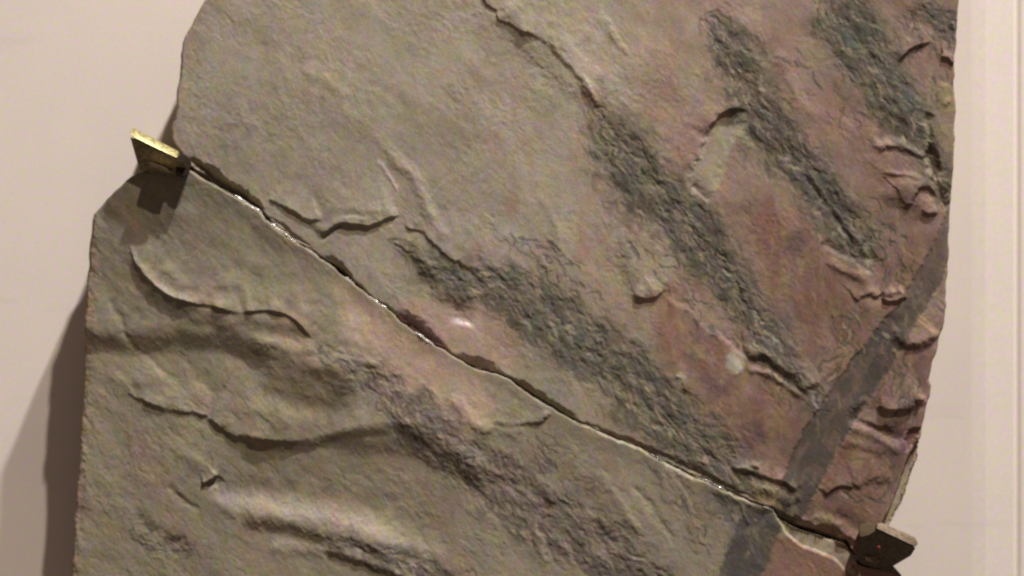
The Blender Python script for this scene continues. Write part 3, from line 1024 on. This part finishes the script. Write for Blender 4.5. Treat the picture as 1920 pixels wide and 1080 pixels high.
# folds
g.step_([(238, 448), (246, 470), (256, 494), (270, 514), (290, 534), (318, 554), (352, 567), (392, 574), (430, 584), (462, 589)], 7, 3.5, 60, e=(.25, .12), warp=.5)
g.ridge([(238, 448), (246, 470), (256, 494), (270, 514), (292, 536), (322, 556), (360, 568), (420, 580)], 12, 6.0, e=(.3, .35), warp=.4)
g.step_([(452, 588), (478, 584), (505, 583), (535, 590), (556, 602), (572, 618), (590, 640)], 6, 3, 70, e=(.12, .2), warp=.5)
g.step_([(150, 634), (240, 640), (320, 636), (400, 636), (455, 648), (500, 672), (560, 696), (640, 712), (720, 736)], 17.5, 32, 110, e=(.0, .15), warp=.5)
g.step_([(250, 480), (268, 530), (300, 565), (360, 592), (430, 605), (500, 612), (560, 626), (600, 660)], 9, 20, 70, e=(.2, .2), warp=.5)
g.ridge([(180, 705), (260, 712), (340, 700)], 22, 3, e=(.3, .3))
g.ridge([(470, 640), (540, 648), (600, 655)], 14, 4)
g.step_([(215, 715), (240, 734), (270, 752), (305, 767), (346, 776), (370, 775), (392, 780)], 6, 4.5, 34, e=(.45, .08), warp=.8)
g.step_([(380, 779), (400, 794), (425, 811), (458, 821), (520, 829), (580, 832)], 7, 4.5, 60, e=(.1, .35), warp=.8)
g.step_([(420, 818), (500, 834), (570, 836), (620, 822), (690, 806), (760, 806), (820, 832), (880, 876), (930, 920)], 9, 15, 60, e=(.15, .3), warp=.5)
g.step_([(470, 700), (540, 735), (620, 748), (690, 750)], 12, 30, 80, e=(.25, .2), warp=.5)
g.step_([(600, 846), (700, 832), (770, 838), (850, 876), (930, 930)], 11, 28, 90, e=(.25, .25), warp=.5)
g.ridge([(440, 770), (500, 768), (560, 790), (620, 786)], 20, 4)
g.ridge([(325, 838), (355, 858), (384, 874), (406, 886)], 12, 2.6, e=(.3, .05))
g.step_([(376, 907), (388, 905), (398, 898), (409, 888)], 9, 2.0, 12, e=(.15, .1), warp=.3)
g.lift([(384, 906), (400, 897), (410, 890), (416, 902), (408, 914), (392, 912)], 4, -3)
g.ridge([(390, 912), (405, 935), (430, 955), (452, 970)], 9, 2.6, warp=.6)
g.step_([(350, 922), (420, 932), (490, 942), (560, 951), (640, 962), (710, 984), (780, 1014), (860, 1036)], -13, 28, 90, e=(.22, .3), warp=.6)
g.step_([(450, 972), (520, 985), (580, 1000), (640, 1018), (700, 1030), (760, 1060)], 11, 20, 50, e=(.1, .2))
g.ridge([(500, 1024), (548, 1022), (590, 1032), (620, 1042)], 16, 3)
g.step_([(600, 1032), (660, 1050), (740, 1080), (800, 1120)], 8, 9, 34)
g.ridge([(885, 800), (940, 806), (990, 812)], 12, 3)
g.step_([(920, 792), (960, 797), (1000, 795), (1020, 784), (1036, 768)], 5, 6, 26)
g.ridge([(845, 740), (880, 790), (930, 812)], 14, 3.5)
for (pts, w, a) in (([(262, 655), (300, 690), (340, 725)], 7, -1.4), ([(330, 660), (375, 712), (410, 745)], 7, -1.3), ([(215, 690), (250, 720), (270, 760)], 8, -2),
                    ([(230, 620), (262, 660)], 5, -2), ([(200, 560), (230, 600), (240, 640)], 8, -2.5), ([(1230, 840), (1290, 920), (1310, 980)], 6, -2),
                    ([(1180, 900), (1240, 980), (1270, 1030)], 7, -2.2), ([(310, 905), (345, 940), (380, 960)], 6, -2.6), ([(250, 960), (300, 1010), (350, 1015)], 10, -3.5),
                    ([(1000, 985), (1010, 1020), (1030, 1060)], 8, 3), ([(1120, 880), (1160, 940), (1200, 1000)], 9, 2.5)):
    g.ridge(pts, w, a)
# left rim: cut edge sloping towards the wall
sl, d, s, t = g.dist(LOW_LEFT[:14], 40, .8)
g.H[sl] -= 3 * np.clip(1 - d / (14 + 8 * fbm(U[sl], V[sl], 20, 2, 4)), 0, 1) + 0.7 * np.exp(-(d / 26) ** 2) * fbm(U[sl], V[sl], 13, 3, 11)
g.H += 13 * sstep(620, 330, V + 0.25 * (U - 200)) * sstep(900, 500, U)
# pale broken rim at the right end
RIM = [(1446, 952), (1460, 972), (1490, 990), (1530, 1003), (1560, 1010), (1586, 1022), (1602, 1045), (1604, 1085), (1592, 1076), (1572, 1054), (1556, 1044), (1530, 1034), (1500, 1020), (1478, 1003), (1462, 980)]
g.lift(RIM, 3, -6, warp=.5)
g.ridge([(1390, 938), (1400, 975), (1402, 990)], 3, 2)
# stem
ST2 = [(1452, 935), (1432, 975), (1412, 1020), (1392, 1070), (1375, 1130), (1360, 1215)]
sl, d, s, t = g.dist(ST2, 90, .9)
half = np.interp(t, [0, .2, .45, .7, 1], [34, 38, 40, 38, 38])
st = np.zeros_like(g.H)
st[sl] = 1 - sstep(half - 5, half + 5, d)
g.m['stem'] = st
g.H -= 2.0 * st
g.lift([(1335, 925), (1400, 945), (1440, 960), (1420, 1000), (1385, 1000), (1345, 975)], 10, -2)

FR = {
    'a': ([(600, 650), (680, 700), (760, 765), (840, 830), (920, 900), (1010, 960), (1100, 1010), (1190, 1070), (1260, 1130)], [16, 36, 46, 50, 58, 60, 62, 52, 40]),
    'b': ([(620, 1010), (700, 1040), (790, 1070), (860, 1120)], [22, 30, 34, 34]),
    'c': ([(230, 1000), (300, 1020), (360, 1030)], [20, 24, 20]),
    'd': ([(1225, 880), (1290, 960), (1320, 1040)], [10, 16, 14]),
}
ft = frond_texture(g)
fr_all = np.zeros_like(g.H)
fr_each = {}
for k_, (pts, ws) in FR.items():
    g.paint('fr_' + k_, pts, ws, 28, {'a': 1, 'b': .85, 'c': .45, 'd': .45}[k_], e=(.12, .06), warp=3.2)
    fr_each[k_] = g.m['fr_' + k_]
    fr_all = np.maximum(fr_all, fr_each[k_])
for i_, (k_, n_) in enumerate((('a', 640), ('b', 150), ('c', 60), ('d', 40))):
    flecks(g, FR[k_][0], [w_ * 0.95 for w_ in FR[k_][1]], n_, 140 + i_, wd=(1.3, 3.2))
flecks(g, [(1345, 940), (1390, 980), (1420, 1060)], [40, 46, 36], 60, 150, wd=(1.2, 2.8))
flecks(g, [(1000, 830), (1080, 930), (1180, 1020)], [36, 50, 50], 70, 151, wd=(1.2, 2.6))
streaks(g, (160, 420, 1400, 1080), 330, 15, 'sl', ang=50)
streaks(g, (160, 420, 1400, 1080), 330, 16, 'sd', ang=50, ln=(8, 40), dh=-0.45)
streaks(g, (160, 700, 520, 1080), 190, 17, 'sd', ang=50, spread=14, ln=(14, 46), wd=(1.5, 3.4), dh=-.8)
dark = np.clip(fr_all * 1.10 - (1 - ft) * 0.95, 0, 1) * 0.72
dark = np.maximum(dark, g.mask('fd'))
g.H += fr_all * (1.8 * fbm(g.WU, g.WV, 19, 3, 13, ang=45, stretch=1.8) + 0.3 * fbm(g.WU, g.WV, 7, 2, 16, ang=55, stretch=2.4))

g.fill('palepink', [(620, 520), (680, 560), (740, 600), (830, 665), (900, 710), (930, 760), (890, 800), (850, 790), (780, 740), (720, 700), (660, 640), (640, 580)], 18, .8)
g.fill('pale2', [(650, 650), (700, 650), (780, 720), (860, 770), (900, 805), (860, 800), (780, 750), (700, 700)], 16, .7)
g.fill('rose', [(1440, 1010), (1475, 1005), (1560, 1050), (1600, 1085), (1610, 1215), (1400, 1215)], 6)
g.fill('rose', [(1480, 1010), (1720, 1010), (1720, 1215), (1480, 1215)], 10)
g.paint('warm', LOW_LEFT[:14], 16, 12, .8, e=(0, 0))
g.paint('chalk_highlight', [(244, 462), (260, 492), (275, 514), (298, 534), (334, 554), (400, 572)], 6, 6, .5, e=(.15, .5))  # highlights painted onto the lit crests of the folds
g.paint('chalk_highlight', [(390, 912), (420, 935), (520, 950), (640, 975), (740, 1008), (860, 1044)], 12, 16, .32)
g.paint('chalk_highlight', [(505, 1020), (545, 1022), (580, 1030)], 8, 8, .5)
g.fill('pale', RIM, 2.5, .85, warp=.5)
g.paint('pale', LC[1:16], 1.5, 2, .35, e=(0, .1), warp=.4)
g.paint('pale', LC[20:34], 1.0, 2, .35, e=(.1, .1), warp=.4)
g.paint('pale', LC[33:48], 4.0, 3.5, .8, e=(.2, 0), warp=.6)
g.m['pale'] *= np.clip(0.75 + 0.9 * fbm(U, V, 16, 3, 22), 0.1, 1)
base = np.ones(U.shape + (3,)) * GREY * (0.78, 0.78, 0.70)
base = mixc(base, TAN * 0.8, sstep(500, 1000, U) * 0.6)
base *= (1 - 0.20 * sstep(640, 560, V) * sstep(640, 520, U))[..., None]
base = mixc(base, OLIVE * 0.8, np.clip(0.5 + 0.8 * fbm(U, V, 45, 4, 8, ang=50, stretch=1.8), 0, 1) * 0.5)
base = mixc(base, PINK, np.clip(fbm(U, V, 50, 4, 17, ang=60, stretch=2.2) - 0.2, 0, 1) * 0.5)
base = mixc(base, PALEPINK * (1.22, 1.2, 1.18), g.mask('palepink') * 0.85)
base = mixc(base, PALEPINK * 1.05, g.mask('pale2') * 0.6)
base = mixc(base, ROSE, g.mask('rose') * 0.92)
base = mixc(base, col(0.30, 0.20, 0.135), g.mask('warm') * (0.7 + 0.5 * fbm(U, V, 12, 3, 6)))
base = mixc(base, CHALK_HIGHLIGHT * .9, g.mask('chalk_highlight'))
tone = mixc(np.ones(U.shape + (3,)) * DARK, col(0.085, 0.058, 0.055), sstep(-.2, .4, fbm(U, V, 30, 3, 19)))
base = mixc(base, col(0.185, 0.138, 0.106), fr_all * 0.6)
base = mixc(base, tone, dark * 0.84)
g.paint('blot', [(1345, 935), (1375, 965), (1400, 1000)], [24, 34, 20], 18, .7, e=(0, .1), warp=3)
base = mixc(base, STEM * 1.25, g.mask('blot'))
base = mixc(base, STEM * 0.98, g.m['stem'] * np.clip(0.88 + 0.35 * fbm(g.WU, g.WV, 15, 4, 20, ang=118, stretch=2.4), 0, 1))
base = mixc(base, PALE * 0.95, g.mask('pale'))
base = mixc(base, np.clip(base * 1.5, 0, .6), g.mask('sl') * 0.6)
base = mixc(base, base * 0.45, g.mask('sd') * 0.8)
base = mixc(base, col(0.33, 0.235, 0.125), g.mask('so') * 0.55 * (1 - dark))
base = mixc(base, col(0.36, 0.29, 0.20), g.mask('fl') * 0.62)
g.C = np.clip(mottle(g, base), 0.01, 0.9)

lower = empty('fossil_slab', P(800, 900, BACK))
tag(lower, 'lower half of the broken stone slab, wavy grey folds below the diagonal crack', 'fossil slab',
    'two halves of the broken fossil slab', 'thing')
jig = 0.5 + 0.12 * fbm(U, V, 10, 3, 15)
rim_only = np.zeros_like(g.H)
g.m['rimfill'] = rim_only
g.fill('rimfill', RIM, 2.5, 1, warp=.5)
plan = [('broken_rim', g.m['rimfill'] > 0.5, 'pale cream chipped rim under the crack'), ('fossil_stem', g.m['stem'] > 0.5, 'smooth grey fossil stem')]
names = list(fr_each)
stack = np.stack([fr_each[k_] / fr_each[k_].max() for k_ in names])
win = stack.argmax(0)
for i, k_ in enumerate(names):
    plan.append(('fossil_frond', (stack[i] > jig) & (win == i), None))
build_slab(g, low_poly, lower, plan, LC)

# ------------------------------------------------------------------ glue beads along the crack (glossy)
m, nt, b = nodes_mat('clear_glue')
b.inputs['Base Color'].default_value = (0.42, 0.37, 0.29, 1)
b.inputs['Roughness'].default_value = 0.17
b.inputs['Specular IOR Level'].default_value = 0.8
b.inputs['Coat Weight'].default_value = 0.6
GLUE = m


def glue_strip(x0, x1, w0, seed):
    """an irregular thin bead of hardened glue lying on the rim of the lower slab"""
    line = np.array([p for p in lc_r if x0 <= p[0] <= x1])
    dd = np.gradient(line, axis=0)
    nn = np.stack([-dd[:, 1], dd[:, 0]], -1)
    nn /= np.linalg.norm(nn, axis=1, keepdims=True)
    if nn[0, 1] < 0:
        nn = -nn
    n = len(line)
    t = np.linspace(0, 1, n)
    w = w0 * (0.55 + 0.6 * np.abs(fbm(line[:, 0], line[:, 1], 7, 3, seed))) * np.minimum(1, 6 * np.minimum(t, 1 - t) + 0.1)
    K = 7
    co = []
    for i in range(n):
        for j in range(K):
            a = math.pi * j / (K - 1)
            off = math.cos(a) * w[i] - 0.2 * w0
            hh = math.sin(a) * w[i] * 0.9
            bump = 1.5 * vn(line[i, 0] / 2.6 + j * 0.9, line[i, 1] / 2.6, seed) + 0.8 * vn(line[i, 0] / 1.1 + j, line[i, 1] / 1.1, seed + 3)
            p = line[i] + nn[i] * (w0 * 0.35 + off)
            co.append(P(p[0], p[1], FRONT + 0.2 + hh * 1.3 + bump))
    q = [(i * K + j, i * K + j + 1, (i + 1) * K + j + 1, (i + 1) * K + j) for i in range(n - 1) for j in range(K - 1)]
    me = bpy.data.meshes.new('glue_bead')
    me.from_pydata([tuple(c) for c in co], [], q)
    for p_ in me.polygons:
        p_.use_smooth = True
    return link('glue_bead', me, GLUE, lower)


for (a0, a1, w0, sd) in ((438, 500, 3.8, 2), (503, 566, 3.6, 5), (568, 600, 2.0, 6), (644, 668, 3.0, 7), (690, 730, 2.4, 9), (774, 816, 4.0, 11), (1215, 1245, 1.4, 13), (1300, 1366, 1.6, 15), (1428, 1452, 1.8, 18)):
    glue_strip(a0, a1, w0, sd)


# ------------------------------------------------------------------ brackets
def metal(name, base, rough, speck):
    m, nt, b = nodes_mat(name)
    L = nt.links.new
    geo = N(nt, 'ShaderNodeNewGeometry')
    n = N(nt, 'ShaderNodeTexNoise', Scale=500.0, Detail=4.0)
    L(geo.outputs['Position'], n.inputs['Vector'])
    r = N(nt, 'ShaderNodeValToRGB')
    r.color_ramp.elements[0].position = 0.35
    r.color_ramp.elements[1].position = 0.7
    r.color_ramp.elements[0].color = tuple(c * (1 - speck) for c in base) + (1,)
    r.color_ramp.elements[1].color = tuple(base) + (1,)
    L(n.outputs['Fac'], r.inputs[0])
    L(r.outputs['Color'], b.inputs['Base Color'])
    b.inputs['Metallic'].default_value = 0.35
    b.inputs['Roughness'].default_value = rough
    bp = N(nt, 'ShaderNodeBump', Strength=0.4, Distance=0.0003)
    L(n.outputs['Fac'], bp.inputs['Height'])
    L(bp.outputs[0], b.inputs['Normal'])
    return m


def plain(name, base, rough=0.6, spec=0.3):
    m, nt, b = nodes_mat(name)
    L = nt.links.new
    geo = N(nt, 'ShaderNodeNewGeometry')
    n = N(nt, 'ShaderNodeTexNoise', Scale=300.0, Detail=4.0)
    L(geo.outputs['Position'], n.inputs['Vector'])
    r = N(nt, 'ShaderNodeValToRGB')
    r.color_ramp.elements[0].color = tuple(c * 0.7 for c in base) + (1,)
    r.color_ramp.elements[1].color = tuple(min(1, c * 1.25) for c in base) + (1,)
    L(n.outputs['Fac'], r.inputs[0])
    L(r.outputs['Color'], b.inputs['Base Color'])
    b.inputs['Roughness'].default_value = rough
    b.inputs['Specular IOR Level'].default_value = spec
    return m


BRASS = metal('worn_brass', (0.50, 0.40, 0.15), 0.42, 0.6)
BRONZE = metal('dark_bronze', (0.30, 0.235, 0.11), 0.5, 0.55)
REFLECT_BRASS = metal('reflection_brass', (0.45, 0.34, 0.20), 0.6, 0.4)  # pale tone imitating the slab edge reflected in the left bracket
STEEL = metal('tarnished_steel', (0.22, 0.145, 0.085), 0.6, 0.5)
RUBBER = plain('brown_sleeve', (0.030, 0.020, 0.014), 0.85, 0.04)
SLEEVE = plain('tan_sleeve', (0.085, 0.058, 0.034), 0.9, 0.0)
RED = plain('red_paint', (0.27, 0.05, 0.04), 0.7, 0.05)
GUNMETAL = metal('gunmetal', (0.15, 0.112, 0.068), 0.5, 0.5)


def solid(name, loops, mat, parent, bevel_=1.2, smooth=True):
    """loops: rings of (px, py, h) with equal counts; closed and capped, edges bevelled"""
    import bmesh
    bm = bmesh.new()
    rings = [[bm.verts.new(P(*p)) for p in lp] for lp in loops]
    n = len(rings[0])
    for a, b_ in zip(rings, rings[1:]):
        for i in range(n):
            bm.faces.new((a[i], a[(i + 1) % n], b_[(i + 1) % n], b_[i]))
    bm.faces.new(rings[0])
    bm.faces.new(rings[-1])
    bmesh.ops.recalc_face_normals(bm, faces=bm.faces)
    if bevel_:
        bmesh.ops.bevel(bm, geom=list(bm.edges), offset=bevel_ * S, segments=2, profile=0.6, affect='EDGES', clamp_overlap=True)
    me = bpy.data.meshes.new(name)
    bm.to_mesh(me)
    bm.free()
    for p_ in me.polygons:
        p_.use_smooth = smooth
    if smooth:
        me.set_sharp_from_angle(angle=math.radians(38))
    return link(name, me, mat, parent)


def pin(name, a, b_, r, mat, parent):
    """rounded rod end between two points (px, py, h)"""
    A, B = np.array(P(*a)), np.array(P(*b_))
    ax = B - A
    L = np.linalg.norm(ax)
    ax /= L
    u = np.cross(ax, [0, 0, 1.0])
    if np.linalg.norm(u) < 1e-3:
        u = np.cross(ax, [1.0, 0, 0])
    u /= np.linalg.norm(u)
    v = np.cross(ax, u)
    rr = r * S
    prof = [(0, 0.0), (0, rr)] + [(L - rr * .8 + rr * .8 * math.sin(t), rr * (0.2 + .8 * math.cos(t))) for t in np.linspace(0, math.pi / 2, 6)] + [(L, 0.0)]
    co, faces = [], []
    K = 20
    for (x, q) in prof:
        for j in range(K):
            a_ = 2 * math.pi * j / K
            co.append(tuple(A + ax * x + (u * math.cos(a_) + v * math.sin(a_)) * q))
    for i in range(len(prof) - 1):
        for j in range(K):
            faces.append((i * K + j, i * K + (j + 1) % K, (i + 1) * K + (j + 1) % K, (i + 1) * K + j))
    me = bpy.data.meshes.new(name)
    me.from_pydata(co, [], faces)
    for p_ in me.polygons:
        p_.use_smooth = True
    return link(name, me, mat, parent)


# left bracket
lb = empty('mounting_bracket', P(290, 300, 0))
tag(lb, 'brass topped metal bracket gripping the left end of the crack', 'bracket', 'metal brackets holding the slabs')
solid('top_flange', [[(243, 245, 200), (249, 239, 189), (335, 283, 189), (333, 297, 207), (247, 256, 207)],
                     [(247, 249, 150), (253, 244, 150), (338, 288, 150), (336, 300, 150), (252, 262, 150)]], BRASS, lb, 3.4)
solid('side_plate', [[(244, 257, 203), (331, 298, 203), (348, 306, 203), (352, 318, 184), (344, 330, 172), (318, 327, 172), (262, 320, 172)],
                     [(248, 259, 140), (331, 299, 140), (346, 306, 140), (350, 318, 140), (342, 330, 140), (318, 327, 140), (262, 320, 140)]], BRONZE, lb, 1.2)
solid('wall_arm', [[(252, 262, 142), (330, 296, 142), (326, 318, 142), (262, 316, 142)], [(272, 268, 0), (342, 300, 0), (338, 320, 0), (282, 318, 0)]], BRONZE, lb, 1.0)
solid('lower_pale_piece', [[(278, 303, 206), (312, 315, 206), (322, 325, 200), (284, 312, 202)], [(278, 303, 165), (312, 315, 163), (322, 325, 163), (284, 312, 165)]], REFLECT_BRASS, lb, 0.8)  # added strip, its pale colour standing in for a reflection of the slab
solid('sleeve', [[(331, 296, 192), (337, 290, 188), (346, 289, 188), (356, 296, 188), (360, 308, 188), (353, 330, 192), (344, 334, 192), (329, 328, 192)],
                [(331, 296, 150), (337, 290, 150), (346, 289, 150), (356, 296, 150), (358, 308, 150), (352, 330, 150), (344, 333, 150), (330, 328, 150)]], RUBBER, lb, 4.0)

# right bracket
rb = empty('mounting_bracket', P(1665, 1030, 0))
tag(rb, 'dark steel bracket with tan sleeve and red dot at lower right', 'bracket', 'metal brackets holding the slabs')
solid('top_flange', [[(1644, 983, 184), (1652, 980, 182), (1716, 1007, 184), (1722, 1020, 190), (1717, 1025, 197), (1643, 990, 198)],
                     [(1642, 984, 150), (1650, 981, 150), (1708, 1006, 150), (1714, 1018, 150), (1709, 1026, 150), (1641, 993, 150)]], STEEL, rb, 2.0)
solid('side_plate', [[(1642, 992, 193), (1717, 1027, 193), (1708, 1042, 180), (1674, 1062, 160), (1640, 1066, 152), (1612, 1056, 152), (1606, 1022, 170), (1618, 1000, 185)],
                     [(1640, 992, 130), (1709, 1026, 130), (1700, 1040, 130), (1670, 1060, 130), (1638, 1064, 130), (1612, 1056, 130), (1606, 1022, 130), (1618, 1000, 130)]], GUNMETAL, rb, 1.2)
solid('wall_arm', [[(1640, 1000, 132), (1700, 1028, 132), (1668, 1056, 132), (1638, 1056, 132)], [(1625, 1000, 0), (1675, 1025, 0), (1650, 1050, 0), (1625, 1050, 0)]], GUNMETAL, rb, 1.0)
solid('lower_foot', [[(1650, 1056, 150), (1676, 1062, 150), (1690, 1078, 150), (1688, 1110, 150), (1640, 1100, 150)],
                     [(1648, 1056, 60), (1672, 1062, 60), (1686, 1078, 60), (1684, 1110, 60), (1638, 1100, 60)]], GUNMETAL, rb, 1.2)
solid('lower_pale_piece', [[(1622, 1044, 168), (1640, 1043, 168), (1652, 1052, 166), (1646, 1058, 166), (1624, 1052, 168)],
                    [(1622, 1044, 150), (1640, 1043, 150), (1652, 1052, 150), (1646, 1058, 150), (1624, 1052, 150)]], STEEL, rb, 1.4)
solid('sleeve', [[(1608, 993, 188), (1613, 983, 184), (1628, 979, 182), (1643, 981, 184), (1642, 996, 196), (1630, 1004, 199), (1612, 1008, 199)],
                [(1610, 993, 150), (1615, 984, 150), (1628, 981, 150), (1641, 983, 150), (1640, 996, 150), (1628, 1003, 150), (1613, 1007, 150)]], SLEEVE, rb, 5.0)


def dot(name, px, py, h, r, parent, seed):
    K = 14
    co = [P(px, py, h + 1.2)]
    for ring, rr in ((0, 0.6), (1, 1.0)):
        for j in range(K):
            a = 2 * math.pi * j / K
            q = r * rr * (1 + 0.22 * math.sin(a * 2 + seed) + 0.1 * math.sin(a * 5 + seed))
            co.append(P(px + q * math.cos(a) * 0.8, py + q * math.sin(a), h + (1.0 if ring == 0 else -0.6)))
    f = [(0, 1 + j, 1 + (j + 1) % K) for j in range(K)] + [(1 + j, 1 + K + j, 1 + K + (j + 1) % K, 1 + (j + 1) % K) for j in range(K)]
    me = bpy.data.meshes.new(name)
    me.from_pydata(co, [], f)
    return link(name, me, RED, parent)


dot('paint_dot', 1648, 1026, 194.5, 3.3, rb, 1)
dot('paint_dot', 1600, 1061, FRONT - 2, 4.5, lower, 4)
